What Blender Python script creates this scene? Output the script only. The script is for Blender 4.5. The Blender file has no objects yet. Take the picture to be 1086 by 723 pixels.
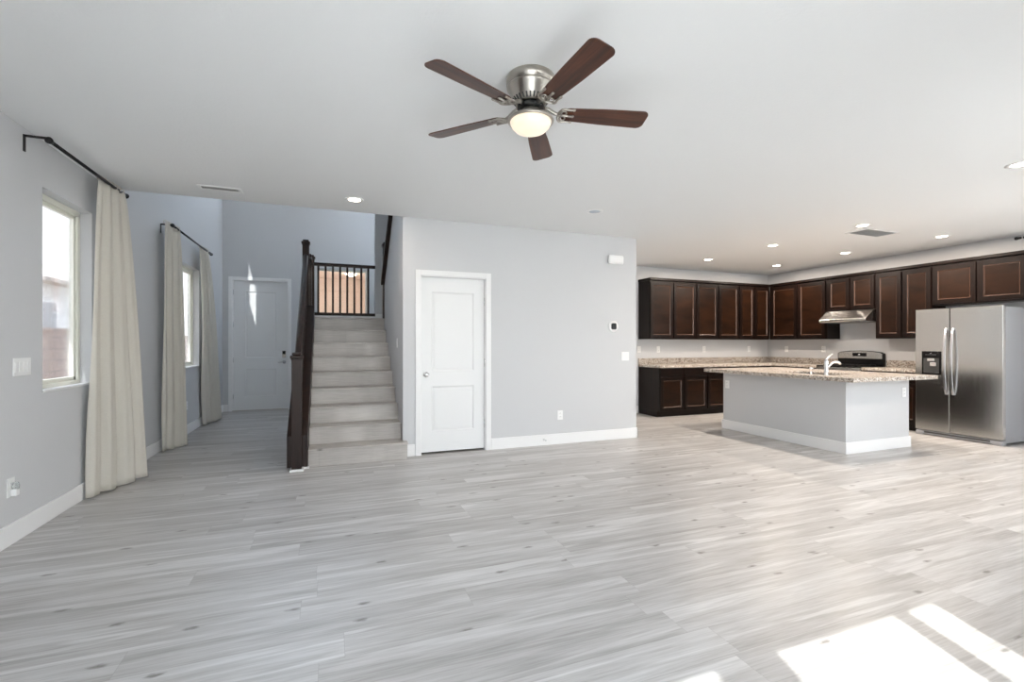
import bpy, bmesh, math, random
from mathutils import Vector, Matrix
random.seed(7)
C = bpy.context.scene.collection
sc = bpy.context.scene
PI = math.pi

# ---------------------------------------------------------------- camera, light, exposure
FPX, YAW, Y0, EYE = 502.28, 0.364737, 364.7, 1.2867
cam_d = bpy.data.cameras.new('camera'); cam = bpy.data.objects.new('camera', cam_d); C.objects.link(cam)
cam.location = (0, 0, EYE); cam.rotation_euler = (PI/2, 0, -YAW)
cam_d.sensor_width = 36; cam_d.lens = FPX/1086*36; cam_d.shift_y = (Y0-361.5)/1086
cam_d.clip_start = .02
sc.camera = cam

sc.view_settings.view_transform = 'Standard'; sc.view_settings.look = 'None'
sc.view_settings.gamma = 1; sc.view_settings.use_curve_mapping = False
sc.view_settings.exposure = 0.97

SUN_DIR = Vector((.33, .94, -1.3)).normalized()
SUN_E, SKY_E, CAN_E = 11.5, 4.0, 16.0
sd = bpy.data.lights.new('sun', 'SUN'); sd.energy = SUN_E; sd.angle = math.radians(.6); sd.color = (1, .975, .95)
so = bpy.data.objects.new('sun', sd); C.objects.link(so); so.location = (-3, -8, 12)
so.rotation_euler = SUN_DIR.to_track_quat('-Z', 'Y').to_euler()

w = bpy.data.worlds.new('world'); sc.world = w; w.use_nodes = True
nt = w.node_tree; nt.nodes.clear()
tc = nt.nodes.new('ShaderNodeTexCoord'); sx = nt.nodes.new('ShaderNodeSeparateXYZ')
cr = nt.nodes.new('ShaderNodeValToRGB'); bg = nt.nodes.new('ShaderNodeBackground'); ow = nt.nodes.new('ShaderNodeOutputWorld')
nt.links.new(tc.outputs['Generated'], sx.inputs[0]); nt.links.new(sx.outputs[2], cr.inputs[0])
cr.color_ramp.elements[0].position = 0; cr.color_ramp.elements[0].color = (1, .985, .97, 1)
cr.color_ramp.elements[1].position = .6; cr.color_ramp.elements[1].color = (.74, .85, 1, 1)
nt.links.new(cr.outputs[0], bg.inputs[0]); bg.inputs[1].default_value = SKY_E
nt.links.new(bg.outputs[0], ow.inputs[0])

# ---------------------------------------------------------------- dimensions
XL, YC, XR, YK, H = -1.928, 5.49, 8.61, 7.42, 2.741
YF, XI, YI, YB, H2 = 10.35, 5.62, 3.78, -.17, 5.45
XS = .765                      # stair side of the centre wall
WT = .12

# ---------------------------------------------------------------- helpers
def tag(o, label=None, cat=None, group=None, kind=None):
    if label: o['label'] = label
    if cat: o['category'] = cat
    if group: o['group'] = group
    if kind: o['kind'] = kind
    return o
def empty(name, loc=(0, 0, 0), rz=0):
    o = bpy.data.objects.new(name, None); C.objects.link(o); o.location = loc; o.rotation_euler = (0, 0, rz)
    o.empty_display_size = .05
    return o
class MB:
    def __init__(s): s.b = bmesh.new()
    def box(s, x0, y0, z0, x1, y1, z1, bev=0, M=None):
        r = bmesh.ops.create_cube(s.b, size=1)
        vs = r['verts']
        for v in vs:
            v.co = Vector(((x0+x1)/2+v.co.x*(x1-x0), (y0+y1)/2+v.co.y*(y1-y0), (z0+z1)/2+v.co.z*(z1-z0)))
        if bev > 0:
            es = list({e for v in vs for e in v.link_edges})
            r2 = bmesh.ops.bevel(s.b, geom=es, offset=bev, segments=2, affect='EDGES', profile=.5)
            vs = list({v for f in r2['faces'] for v in f.verts} | {v for v in vs if v.is_valid})
        if M is not None:
            for v in vs: v.co = M @ v.co
        return s
    def prism(s, pts, axis, a, b, bev=0, M=None):
        # pts: 2D outline; axis: 'x','y','z' extrude from a to b
        def mk(p, t):
            return {'x': (t, p[0], p[1]), 'y': (p[0], t, p[1]), 'z': (p[0], p[1], t)}[axis]
        A = [s.b.verts.new(mk(p, a)) for p in pts]; B = [s.b.verts.new(mk(p, b)) for p in pts]
        n = len(pts); fs = [s.b.faces.new(A), s.b.faces.new(B[::-1])]
        for i in range(n): fs.append(s.b.faces.new((A[i], A[(i+1) % n], B[(i+1) % n], B[i])))
        bmesh.ops.recalc_face_normals(s.b, faces=fs)
        vs = A+B
        if bev > 0:
            es = list({e for v in vs for e in v.link_edges})
            r2 = bmesh.ops.bevel(s.b, geom=es, offset=bev, segments=2, affect='EDGES', profile=.5)
            vs = list({v for f in r2['faces'] for v in f.verts})
        if M is not None:
            for v in vs: v.co = M @ v.co
        return s
    def lathe(s, prof, cx=0, cy=0, seg=32, M=None, flip=False):
        rings = []
        for r, z in prof:
            if r < 1e-5: rings.append([s.b.verts.new((cx, cy, z))])
            else: rings.append([s.b.verts.new((cx+r*math.cos(2*PI*i/seg), cy+r*math.sin(2*PI*i/seg), z)) for i in range(seg)])
        fs = []
        for A, B in zip(rings, rings[1:]):
            for i in range(seg):
                j = (i+1) % seg
                if len(A) == 1 and len(B) == 1: continue
                if len(A) == 1: fs.append(s.b.faces.new((A[0], B[i], B[j])))
                elif len(B) == 1: fs.append(s.b.faces.new((A[i], A[j], B[0])))
                else: fs.append(s.b.faces.new((A[i], A[j], B[j], B[i])))
        for R_ in (rings[0], rings[-1]):
            if len(R_) > 1:
                try: fs.append(s.b.faces.new(R_))
                except Exception: pass
        for f in fs: f.smooth = True
        bmesh.ops.recalc_face_normals(s.b, faces=fs)
        if M is not None:
            for R_ in rings:
                for v in R_: v.co = M @ v.co
        return s
    def tube(s, pts, r, seg=12, closed=False):
        pts = [Vector(p) for p in pts]; n = len(pts)
        rr = r if isinstance(r, (list, tuple)) else [r]*n
        rings = []; up = None
        for i, p in enumerate(pts):
            if closed: t = (pts[(i+1) % n]-pts[i-1])
            else: t = pts[min(i+1, n-1)]-pts[max(i-1, 0)]
            t.normalize()
            if up is None:
                up = Vector((0, 0, 1)) if abs(t.z) < .9 else Vector((1, 0, 0))
            u = (up-t*up.dot(t)).normalized(); v = t.cross(u); up = u
            rings.append([s.b.verts.new(p+(u*math.cos(2*PI*k/seg)+v*math.sin(2*PI*k/seg))*rr[i]) for k in range(seg)])
        fs = []
        m = n if closed else n-1
        for i in range(m):
            A, B = rings[i], rings[(i+1) % n]
            for k in range(seg):
                j = (k+1) % seg
                f = s.b.faces.new((A[k], A[j], B[j], B[k])); f.smooth = True; fs.append(f)
        if not closed:
            fs.append(s.b.faces.new(rings[0][::-1])); fs.append(s.b.faces.new(rings[-1]))
        bmesh.ops.recalc_face_normals(s.b, faces=fs)
        return s
    def build(s, name, m, parent=None, kind=None):
        me = bpy.data.meshes.new(name); s.b.to_mesh(me); s.b.free()
        o = bpy.data.objects.new(name, me); C.objects.link(o); me.materials.append(m)
        if parent is not None: o.parent = parent
        if kind: o['kind'] = kind
        return o
def boxes(*L, bev=0):
    m = MB()
    for q in L: m.box(*q, bev=bev)
    return m
def struct(name, mb, m): return mb.build(name, m, None, 'structure')
def wall(name, axis, a0, a1, u0, u1, z0, z1, m, holes=()):
    """wall slab: axis 'x' -> lies in plane x=a0..a1, runs u along y; 'y' the other way. holes: (u0,u1,z0,z1)"""
    us = sorted({u0, u1, *[h[0] for h in holes], *[h[1] for h in holes]}); zs = sorted({z0, z1, *[h[2] for h in holes], *[h[3] for h in holes]})
    mb = MB()
    for i in range(len(us)-1):
        run = None
        for j in range(len(zs)-1):
            cu, cz = (us[i]+us[i+1])/2, (zs[j]+zs[j+1])/2
            hole = any(h[0] < cu < h[1] and h[2] < cz < h[3] for h in holes)
            if not hole:
                if run is None: run = [zs[j], zs[j+1]]
                else: run[1] = zs[j+1]
            if (hole or j == len(zs)-2) and run is not None:
                if axis == 'x': mb.box(a0, us[i], run[0], a1, us[i+1], run[1])
                else: mb.box(us[i], a0, run[0], us[i+1], a1, run[1])
                run = None
    bmesh.ops.remove_doubles(mb.b, verts=mb.b.verts, dist=1e-5)
    # drop the faces shared by neighbouring cells
    cen = {}
    for f in mb.b.faces:
        k = tuple(round(c, 4) for c in f.calc_center_median()); cen.setdefault(k, []).append(f)
    dead = [f for L in cen.values() if len(L) > 1 for f in L]
    if dead: bmesh.ops.delete(mb.b, geom=dead, context='FACES')
    return struct(name, mb, m)

# ---------------------------------------------------------------- materials
def mat(name, col=(.8, .8, .8), rough=.5, metal=0, spec=.5, bump=0, bscale=60, var=0, vscale=3):
    m = bpy.data.materials.new(name); m.use_nodes = True; t = m.node_tree; b = t.nodes['Principled BSDF']
    b.inputs['Base Color'].default_value = (*col, 1); b.inputs['Roughness'].default_value = rough
    b.inputs['Metallic'].default_value = metal; b.inputs['Specular IOR Level'].default_value = spec
    if bump or var:
        g = t.nodes.new('ShaderNodeNewGeometry')
    if bump:
        n = t.nodes.new('ShaderNodeTexNoise'); n.inputs['Scale'].default_value = bscale; n.inputs['Detail'].default_value = 4
        bp = t.nodes.new('ShaderNodeBump'); bp.inputs['Strength'].default_value = bump; bp.inputs['Distance'].default_value = .01
        t.links.new(g.outputs['Position'], n.inputs['Vector']); t.links.new(n.outputs[0], bp.inputs['Height']); t.links.new(bp.outputs[0], b.inputs['Normal'])
    if var:
        n = t.nodes.new('ShaderNodeTexNoise'); n.inputs['Scale'].default_value = vscale
        h = t.nodes.new('ShaderNodeMix'); h.data_type = 'RGBA'
        h.inputs[6].default_value = (*[c*(1-var) for c in col], 1); h.inputs[7].default_value = (*[min(1, c*(1+var)) for c in col], 1)
        t.links.new(g.outputs['Position'], n.inputs['Vector']); t.links.new(n.outputs[0], h.inputs[0]); t.links.new(h.outputs[2], b.inputs['Base Color'])
    return m
class NT:
    """tiny expression helper over a material node tree"""
    def __init__(s, name):
        s.m = bpy.data.materials.new(name); s.m.use_nodes = True; s.t = s.m.node_tree; s.b = s.t.nodes['Principled BSDF']
        s.pos = s.t.nodes.new('ShaderNodeNewGeometry').outputs['Position']
    def put(s, sock, v):
        if isinstance(v, (int, float)): sock.default_value = v
        elif isinstance(v, tuple): sock.default_value = v
        else: s.t.links.new(v, sock)
    def math(s, op, a, b=0, c=0):
        n = s.t.nodes.new('ShaderNodeMath'); n.operation = op
        s.put(n.inputs[0], a); s.put(n.inputs[1], b); s.put(n.inputs[2], c); return n.outputs[0]
    def sep(s, v):
        n = s.t.nodes.new('ShaderNodeSeparateXYZ'); s.put(n.inputs[0], v); return n.outputs
    def comb(s, x, y, z):
        n = s.t.nodes.new('ShaderNodeCombineXYZ')
        for i, v in enumerate((x, y, z)): s.put(n.inputs[i], v)
        return n.outputs[0]
    def noise(s, v, scale, detail=3, rough=.5, dist=0):
        n = s.t.nodes.new('ShaderNodeTexNoise'); s.put(n.inputs['Vector'], v); n.inputs['Scale'].default_value = scale
        n.inputs['Detail'].default_value = detail; n.inputs['Roughness'].default_value = rough; n.inputs['Distortion'].default_value = dist
        return n.outputs[0]
    def white(s, v):
        n = s.t.nodes.new('ShaderNodeTexWhiteNoise'); n.noise_dimensions = '3D'; s.put(n.inputs['Vector'], v); return n.outputs[0]
    def voro(s, v, scale, out='Distance', dim='3D'):
        n = s.t.nodes.new('ShaderNodeTexVoronoi'); n.voronoi_dimensions = dim; s.put(n.inputs['Vector'], v); n.inputs['Scale'].default_value = scale; return n.outputs[out]
    def ramp(s, f, stops):
        n = s.t.nodes.new('ShaderNodeValToRGB'); s.put(n.inputs[0], f); e = n.color_ramp.elements
        while len(e) < len(stops): e.new(.5)
        for k, (p, c) in zip(e, stops): k.position = p; k.color = (*c, 1)
        return n.outputs[0]
    def mix(s, f, a, b, blend='MIX'):
        n = s.t.nodes.new('ShaderNodeMix'); n.data_type = 'RGBA'; n.blend_type = blend
        s.put(n.inputs[0], f)
        for k, v in ((6, a), (7, b)): s.put(n.inputs[k], (*v, 1) if isinstance(v, tuple) else v)
        return n.outputs[2]
    def bump(s, h, strength, dist=.002):
        n = s.t.nodes.new('ShaderNodeBump'); n.inputs['Strength'].default_value = strength; n.inputs['Distance'].default_value = dist
        s.put(n.inputs['Height'], h); s.t.links.new(n.outputs[0], s.b.inputs['Normal'])
    def set(s, **k):
        for a, v in k.items(): s.put(s.b.inputs[a.replace('_', ' ')], v)

def plank_material(name, wid=.183, ln=1.45, tint=.90, warm=(1, .990, .985)):
    n = NT(name); x, y, z = n.sep(n.pos)
    row = n.math('FLOOR', n.math('DIVIDE', n.math('ADD', y, 40.03), wid))
    off = n.math('MULTIPLY', n.white(n.comb(row, 3.1, 0)), ln)
    xx = n.math('DIVIDE', n.math('ADD', n.math('ADD', x, 40), off), ln)
    col = n.math('FLOOR', xx)
    rid = n.white(n.comb(row, col, 1.7)); rid2 = n.white(n.comb(row, col, 9.2))
    sh = n.math('MULTIPLY', rid2, 37)
    # grain, stretched along the board
    g1 = n.noise(n.comb(n.math('MULTIPLY', x, 1.1), n.math('MULTIPLY', y, 15), sh), 1.0, 5, .55, .6)
    g2 = n.noise(n.comb(n.math('MULTIPLY', x, 5), n.math('MULTIPLY', n.math('ADD', y, z), 110), sh), 1.0, 3, .6)
    g3 = n.noise(n.comb(n.math('MULTIPLY', x, .55), n.math('MULTIPLY', y, 5), sh), 1.0, 2, .5, .8)
    f = n.math('ADD', n.math('MULTIPLY', g1, .62), n.math('MULTIPLY', g3, .38))
    c = n.ramp(f, [(.32, (.35*tint, .335*tint, .322*tint)), (.44, (.45*tint, .438*tint, .428*tint)), (.53, (.525*tint, .515*tint, .508*tint)), (.66, (.61*tint, .605*tint, .60*tint))])
    st = n.noise(n.comb(n.math('MULTIPLY', x, .75), n.math('MULTIPLY', y, 11), n.math('ADD', sh, 5.5)), 1.0, 3, .5, .9)
    c = n.mix(n.ramp(st, [(.54, (0, 0, 0)), (.64, (.75, .75, .75))]), c, (.72*tint, .715*tint, .71*tint))
    c = n.mix(n.ramp(st, [(.34, (.55, .55, .55)), (.43, (0, 0, 0))]), c, (.33*tint, .31*tint, .295*tint))
    c = n.mix(.20, c, n.ramp(g2, [(.35, (.28, .265, .25)), (.65, (.74, .735, .73))]))
    tone = n.ramp(rid, [(0, (.91, .905, .90)), (.5, (.98, .975, .972)), (1, (1.04, 1.04, 1.04))])
    c = n.mix(1, c, tone, 'MULTIPLY'); c = n.mix(1, c, warm, 'MULTIPLY')
    # knots
    kv = n.voro(n.comb(n.math('ADD', x, n.math('MULTIPLY', rid, 11)), n.math('MULTIPLY', y, 2.6), 0), 1.25, 'Distance', '2D')
    wob = n.noise(n.comb(n.math('MULTIPLY', x, 30), n.math('MULTIPLY', y, 60), 0), 1, 2)
    kk = n.math('ADD', kv, n.math('MULTIPLY', n.math('SUBTRACT', wob, .5), .07))
    km = n.ramp(kk, [(.012, (1, 1, 1)), (.055, (0, 0, 0))])
    c = n.mix(n.math('MULTIPLY', km, .8), c, (.13, .115, .10))
    # seams
    fy = n.math('FRACT', n.math('DIVIDE', n.math('ADD', y, 40.03), wid)); fx = n.math('FRACT', xx)
    ey = n.math('MULTIPLY', n.math('MINIMUM', fy, n.math('SUBTRACT', 1, fy)), wid)
    ex = n.math('MULTIPLY', n.math('MINIMUM', fx, n.math('SUBTRACT', 1, fx)), ln)
    seam = n.math('LESS_THAN', n.math('MINIMUM', ex, ey), .0011)
    c = n.mix(n.math('MULTIPLY', seam, .35), c, (.2, .18, .17))
    n.set(Base_Color=c, Roughness=n.math('ADD', n.math('MULTIPLY', g1, .12), .30), Specular_IOR_Level=.5)
    n.bump(n.math('SUBTRACT', g2, n.math('MULTIPLY', seam, .8)), .08, .002)
    return n.m
def granite_material():
    n = NT('granite'); v1 = n.voro(n.pos, 150, 'Color'); v2 = n.voro(n.pos, 75, 'Color'); r1 = n.sep(v1)[0]; r2 = n.sep(v2)[1]
    nz = n.noise(n.pos, 9, 3)
    base = n.ramp(n.math('ADD', n.math('MULTIPLY', r1, .75), n.math('MULTIPLY', nz, .25)),
                  [(.12, (.10, .075, .06)), (.26, (.28, .22, .175)), (.45, (.46, .39, .33)), (.85, (.64, .59, .53))])
    c = n.mix(n.math('MULTIPLY', n.math('GREATER_THAN', r2, .80), .75), base, (.13, .10, .085))
    c = n.mix(n.math('MULTIPLY', n.math('LESS_THAN', r2, .16), .7), c, (.74, .71, .67))
    n.set(Base_Color=c, Roughness=.22); return n.m
def wood_dark(name, c0, c1, rough=.42, axis='z', sc_=1.0, spec=.22):
    n = NT(name); x, y, z = n.sep(n.pos)
    if axis == 'z': v = n.comb(n.math('MULTIPLY', x, 14*sc_), n.math('MULTIPLY', y, 14*sc_), n.math('MULTIPLY', z, 1.6*sc_))
    else: v = n.comb(n.math('MULTIPLY', x, 2.5*sc_), n.math('MULTIPLY', y, 2.5*sc_), n.math('MULTIPLY', z, 9*sc_))
    g = n.noise(v, 1.0, 5, .6, .5)
    c = n.ramp(g, [(.3, c0), (.7, c1)])
    n.set(Base_Color=c, Roughness=rough, Specular_IOR_Level=spec); return n.m
def blade_wood():
    n = NT('walnut_blade'); tcn = n.t.nodes.new('ShaderNodeTexCoord'); x, y, z = n.sep(tcn.outputs['Object'])
    g = n.noise(n.comb(n.math('MULTIPLY', x, 3), n.math('MULTIPLY', y, 42), z), 1.0, 4, .6, .3)
    g2 = n.noise(n.comb(n.math('MULTIPLY', x, 1.2), n.math('MULTIPLY', y, 16), z), 1.0, 2, .5)
    c = n.ramp(n.math('ADD', n.math('MULTIPLY', g, .5), n.math('MULTIPLY', g2, .5)), [(.33, (.016, .006, .004)), (.5, (.060, .019, .010)), (.66, (.12, .042, .020))])
    n.set(Base_Color=c, Roughness=.38); return n.m
def steel(name, col=(.62, .61, .60), rough=.28, horiz=True):
    n = NT(name); x, y, z = n.sep(n.pos)
    k = (3, 3, 260) if not horiz else (240, 240, 2.5)
    g = n.noise(n.comb(n.math('MULTIPLY', x, k[0]), n.math('MULTIPLY', y, k[1]), n.math('MULTIPLY', z, k[2])), 1.0, 2)
    n.set(Base_Color=(*col, 1), Metallic=1.0, Roughness=n.math('ADD', n.math('MULTIPLY', g, .10), rough-.05))
    n.bump(g, .03, .001); return n.m
def emis(name, col, e):
    m = bpy.data.materials.new(name); m.use_nodes = True; b = m.node_tree.nodes['Principled BSDF']
    b.inputs['Base Color'].default_value = (*[c*.5 for c in col], 1); b.inputs['Emission Color'].default_value = (*col, 1); b.inputs['Emission Strength'].default_value = e
    b.inputs['Roughness'].default_value = .3
    return m
def glass_material(name, tint):
    m = bpy.data.materials.new(name); m.use_nodes = True; t = m.node_tree; t.nodes.clear()
    o = t.nodes.new('ShaderNodeOutputMaterial'); tr = t.nodes.new('ShaderNodeBsdfTransparent'); gl = t.nodes.new('ShaderNodeBsdfGlossy')
    mx = t.nodes.new('ShaderNodeMixShader'); fr = t.nodes.new('ShaderNodeFresnel'); fr.inputs[0].default_value = 1.45
    tr.inputs[0].default_value = (*tint, 1); gl.inputs['Roughness'].default_value = .02
    mu = t.nodes.new('ShaderNodeMath'); mu.operation = 'MULTIPLY'; mu.inputs[1].default_value = .7
    t.links.new(fr.outputs[0], mu.inputs[0]); t.links.new(mu.outputs[0], mx.inputs[0])
    t.links.new(tr.outputs[0], mx.inputs[1]); t.links.new(gl.outputs[0], mx.inputs[2]); t.links.new(mx.outputs[0], o.inputs[0])
    return m
def fabric(name, col):
    n = NT(name); x, y, z = n.sep(n.pos)
    g = n.noise(n.comb(n.math('MULTIPLY', x, 260), n.math('MULTIPLY', y, 260), n.math('MULTIPLY', z, 340)), 1.0, 2)
    c = n.ramp(g, [(.3, tuple(k*.86 for k in col)), (.7, col)])
    n.set(Base_Color=c, Roughness=.9, Specular_IOR_Level=.1); n.bump(g, .25, .002)
    o = n.t.nodes['Material Output']; tl = n.t.nodes.new('ShaderNodeBsdfTranslucent'); n.t.links.new(c, tl.inputs[0])
    mx = n.t.nodes.new('ShaderNodeMixShader'); mx.inputs[0].default_value = .22
    n.t.links.new(n.b.outputs[0], mx.inputs[1]); n.t.links.new(tl.outputs[0], mx.inputs[2]); n.t.links.new(mx.outputs[0], o.inputs[0])
    return n.m

M = dict(
    wall=mat('wall_paint', (.60, .605, .62), .75, bump=.10, bscale=90),
    ceil=mat('ceiling_paint', (.82, .825, .83), .85, bump=.12, bscale=60),
    trim=mat('white_trim', (.84, .84, .845), .38),
    door=mat('white_door', (.82, .825, .83), .42),
    plate=mat('white_plastic', (.86, .86, .86), .35),
    slot=mat('dark_slot', (.05, .05, .05), .5),
    floor=plank_material('plank_floor'),
    step=plank_material('plank_step', ln=7.3, tint=.86, warm=(1, .955, .915)),
    granite=granite_material(),
    cab=wood_dark('espresso_frame', (.004, .0022, .0018), (.011, .005, .0035), .30),
    cabp=wood_dark('espresso_panel', (.006, .0026, .0015), (.023, .009, .004), .28, 'x', .8),
    rail=wood_dark('espresso_rail', (.012, .007, .006), (.034, .018, .014), .36),
    blade=blade_wood(),
    nickel=steel('brushed_nickel', (.46, .43, .39), .30),
    steel=steel('stainless_steel', (.60, .595, .58), .24),
    chrome=mat('chrome', (.75, .75, .76), .12, 1),
    greymetal=mat('grey_enamel', (.36, .365, .385), .4, .3),
    satin=mat('satin_metal', (.66, .66, .69), .32, 1),
    lens_off=mat('unlit_lens', (.50, .56, .64), .3),
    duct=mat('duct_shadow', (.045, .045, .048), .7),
    black=mat('black_gloss', (.005, .005, .006), .2, spec=.25),
    blackm=mat('black_metal', (.012, .012, .013), .42, .3),
    grey=mat('grey_plastic', (.16, .16, .17), .45),
    curtain=fabric('linen', (.78, .745, .675)),
    glass=glass_material('clear_glass', (.95, .97, .97)),
    bglass=glass_material('daylight_tint_glass', (.90, .94, .97)),  # tint that blues and cuts daylight through the added foyer windows
    tglass=glass_material('view_dimming_glass', (.72, .73, .74)),  # grey tint added to dim the view outdoors
    vinyl=mat('vinyl_frame', (.78, .78, .70), .4),
    bulb=emis('lit_lens', (1, .86, .70), 14),
    bowl=emis('lit_bowl', (1, .80, .62), .42),
    stucco=mat('stucco', (.62, .50, .42), .9, bump=.3, bscale=120, var=.06),
    porch=mat('porch_stucco', (.60, .47, .39), .9, bump=.3, bscale=120),
    white_stucco=mat('white_stucco', (.72, .72, .72), .9, bump=.3, bscale=120),
    ground=mat('gravel', (.50, .46, .41), .95, bump=.4, bscale=30, var=.15, vscale=20),
)
def tile_material():
    n = NT('roof_tile'); x, y, z = n.sep(n.pos)
    wv = n.math('SINE', n.math('MULTIPLY', y, 21)); g = n.white(n.comb(n.math('FLOOR', n.math('MULTIPLY', y, 3.3)), n.math('FLOOR', n.math('MULTIPLY', z, 6)), 0))
    n.set(Base_Color=n.ramp(g, [(0, (.50, .44, .40)), (1, (.74, .68, .62))]), Roughness=.9); n.bump(wv, .6, .04); return n.m
def block_material():
    n = NT('block_wall'); br = n.t.nodes.new('ShaderNodeTexBrick'); x, y, z = n.sep(n.pos)
    n.put(br.inputs['Vector'], n.comb(y, z, 0)); br.inputs['Scale'].default_value = 1; br.inputs['Brick Width'].default_value = .4; br.inputs['Row Height'].default_value = .2
    br.inputs['Mortar Size'].default_value = .012; br.inputs['Color1'].default_value = (.66, .55, .50, 1); br.inputs['Color2'].default_value = (.60, .50, .46, 1); br.inputs['Mortar'].default_value = (.42, .37, .35, 1)
    n.set(Base_Color=br.outputs[0], Roughness=.95); return n.m
M['tile'] = tile_material(); M['block'] = block_material()

# ---------------------------------------------------------------- shell
struct('floor', boxes((XL-.15, YB-.15, -.1, XR+.15, YF+.15, 0)), M['floor'])
# left wall with the two ground windows and the high foyer window
W1 = (4.36, 5.11, .94, 2.41); W2 = (7.55, 8.66, .94, 2.43); W3 = (8.35, 9.10, 3.80, 5.15)
wall('wall_left', 'x', XL-.15, XL, YB-.15, YF, 0, H2, M['wall'], [W1, W2, W3])
DF = (-1.765, -.80, 0, 2.515)              # front door opening
WF = (-.27, .71, 1.80, 2.82)               # window beside it, seen through the landing railing
WH = (-1.78, 1.78, 4.15, 5.38)               # unseen high window over the door, added to brighten the foyer
WS = (9.15, 10.1, 2.6, 5.2)               # side window hidden by the landing wall, added for more foyer light
wall('wall_front', 'y', YF, YF+.15, XL-.15, 2.0, 0, H2, M['wall'], [DF, WF, WH])
wall('wall_center', 'y', YC, YC+WT, XS, 3.93, 0, H, M['wall'], [(.968, 1.755, 0, 2.08)])
wall('wall_hall', 'x', 3.93-WT, 3.93, YC+WT, YK, 0, H, M['wall'])
wall('wall_kitchen', 'y', YK, YK+WT, 1.9, XR+.15, 0, H, M['wall'])
RW = [(.45, 2.60, .90, 2.38)]
wall('wall_right', 'x', XR, XR+.15, YB-.15, YK, 0, H, M['wall'], RW)
BW = [(-.95, .86, .10, 2.44), (1.09, 2.24, .02, 2.44), (3.45, 4.95, .10, 2.44), (6.3, 7.6, .10, 2.44)]  # last two openings are added out of view to let more light in
wall('wall_back', 'y', YB-.12, YB, XL, XR, 0, H, M['wall'], BW)
# low ceiling over living room and kitchen, thick enough to be the upper storey's floor
struct('ceiling', boxes((XL, YB-.12, H, XR+.15, YC+.002, H+.30), (2.0, YC, H, XR+.15, YK+.12, H+.3)), M['ceil'])
struct('wall_upper', boxes((XL, YC-.12, H+.30, XR, YC, H2)), M['wall'])
struct('ceiling_foyer', boxes((XL-.15, YC-.12, H2, 2.12, YF+.15, H2+.1)), M['ceil'])
struct('wall_stairwell', boxes((1.88, YC+WT, 0, 2.0, 8.40, H2)), M['wall'])
struct('wall_landing', boxes((.70, 8.40, 1.68, 2.0, 8.52, H2), (-.33, 8.40, 0, 2.0, 8.52, 1.50)), M['wall'])
wall('wall_foyer_right', 'x', 1.88, 2.0, 8.52, YF, 0, H2, M['wall'], [WS])
# sloped half wall between the two flights
def knee():
    z = lambda y: 2.19+(7.50-y)*.765
    y0_ = YC+WT
    return MB().prism([(y0_, 0), (7.5, 0), (7.5, z(7.5)), (y0_+.02, z(y0_)), (y0_, z(y0_))], 'x', XS, XS+.10)
struct('wall_stair', knee(), M['wall'])
struct('wall_understair', MB().prism([(5.62, 0), (8.40, 0), (8.40, 1.50), (7.50, 1.50), (5.62, .10)], 'x', -.40, -.33), M['wall'])

# baseboards
def bb(name, *L): return struct(name, boxes(*L, bev=.004), M['trim'])
BH, BT = .135, .016
bb('baseboard_left', (XL, YB, 0, XL+BT, YF, BH))
bb('baseboard_front', (XL, YF-BT, 0, -1.835, YF, BH), (-.735, YF-BT, 0, 1.88, YF, BH))
bb('baseboard_center', (XS+.045, YC-BT, 0, .898, YC, BH), (1.82, YC-BT, 0, 3.93+BT, YC, BH), (3.93, YC-BT, 0, 3.93+BT, YK, BH))
bb('baseboard_kitchen', (3.93, YK-BT, 0, 5.35, YK, BH))
bb('baseboard_right', (XR-BT, YB, 0, XR, 3.28, BH))
bb('baseboard_back', (XL, YB, 0, -1.0, YB+BT, BH))

# ---------------------------------------------------------------- windows
def side_window(name, W, X, glass, midrail=False, sgn=1):
    """window in a wall x=const; outside is on the -x side (sgn=1)"""
    y0_, y1_, z0_, z1_ = W
    t = empty(name, (X-.11*sgn, y0_, z0_)); t['kind'] = 'structure'
    L = []; f = .045; a, b = -.03, .03
    w_, h_ = y1_-y0_, z1_-z0_
    mb = boxes((a, 0, 0, b, w_, f), (a, 0, h_-f, b, w_, h_), (a, 0, f, b, f, h_-f), (a, w_-f, f, b, w_, h_-f), bev=.004)
    mb.build('window_frame', M['vinyl'], t)
    g = .03
    mb = boxes((-.015, f, f, .015, w_-f, f+g), (-.015, f, h_-f-g, .015, w_-f, h_-f), (-.015, f, f, .015, f+g, h_-f), (-.015, w_-f-g, f, .015, w_-f, h_-f), bev=.003)
    if midrail: mb.box(-.015, f, h_/2-.02, .015, w_-f, h_/2+.02)
    mb.build('sash', M['vinyl'], t)
    MB().box(-.004, f+g-.002, f+g-.002, .004, w_-f-g+.002, h_-f-g+.002).build('pane', glass, t)
    MB().box(.03, .002, -.0, .118, w_-.002, .014, bev=.004).build('sill', M['trim'], t)
    return t
side_window('window_1', W1, XL, M['tglass'])
side_window('window_2', W2, XL, M['tglass'])
side_window('window_3', W3, XL, M['glass'])
def y_window(name, W, Y, glass, mull=()):
    x0_, x1_, z0_, z1_ = W; f = .04
    t = empty(name, (x0_, Y, z0_)); t['kind'] = 'structure'; w_, h_ = x1_-x0_, z1_-z0_
    mb = boxes((0, -.03, 0, w_, .03, f), (0, -.03, h_-f, w_, .03, h_), (0, -.03, f, f, .03, h_-f), (w_-f, -.03, f, w_, .03, h_-f), bev=.004)
    for m_ in mull: mb.box(m_-.04-x0_, -.03, f, m_+.04-x0_, .03, h_-f)
    mb.build('window_frame', M['vinyl'], t)
    MB().box(f-.002, -.004, f-.002, w_-f+.002, .004, h_-f+.002).build('pane', glass, t)
    return t
y_window('window_4', WF, YF+.07, M['glass'])
y_window('window_10', WH, YF+.07, M['bglass'], (-.05,))
side_window('window_11', WS, 1.88, M['bglass'], True, -1)
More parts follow.
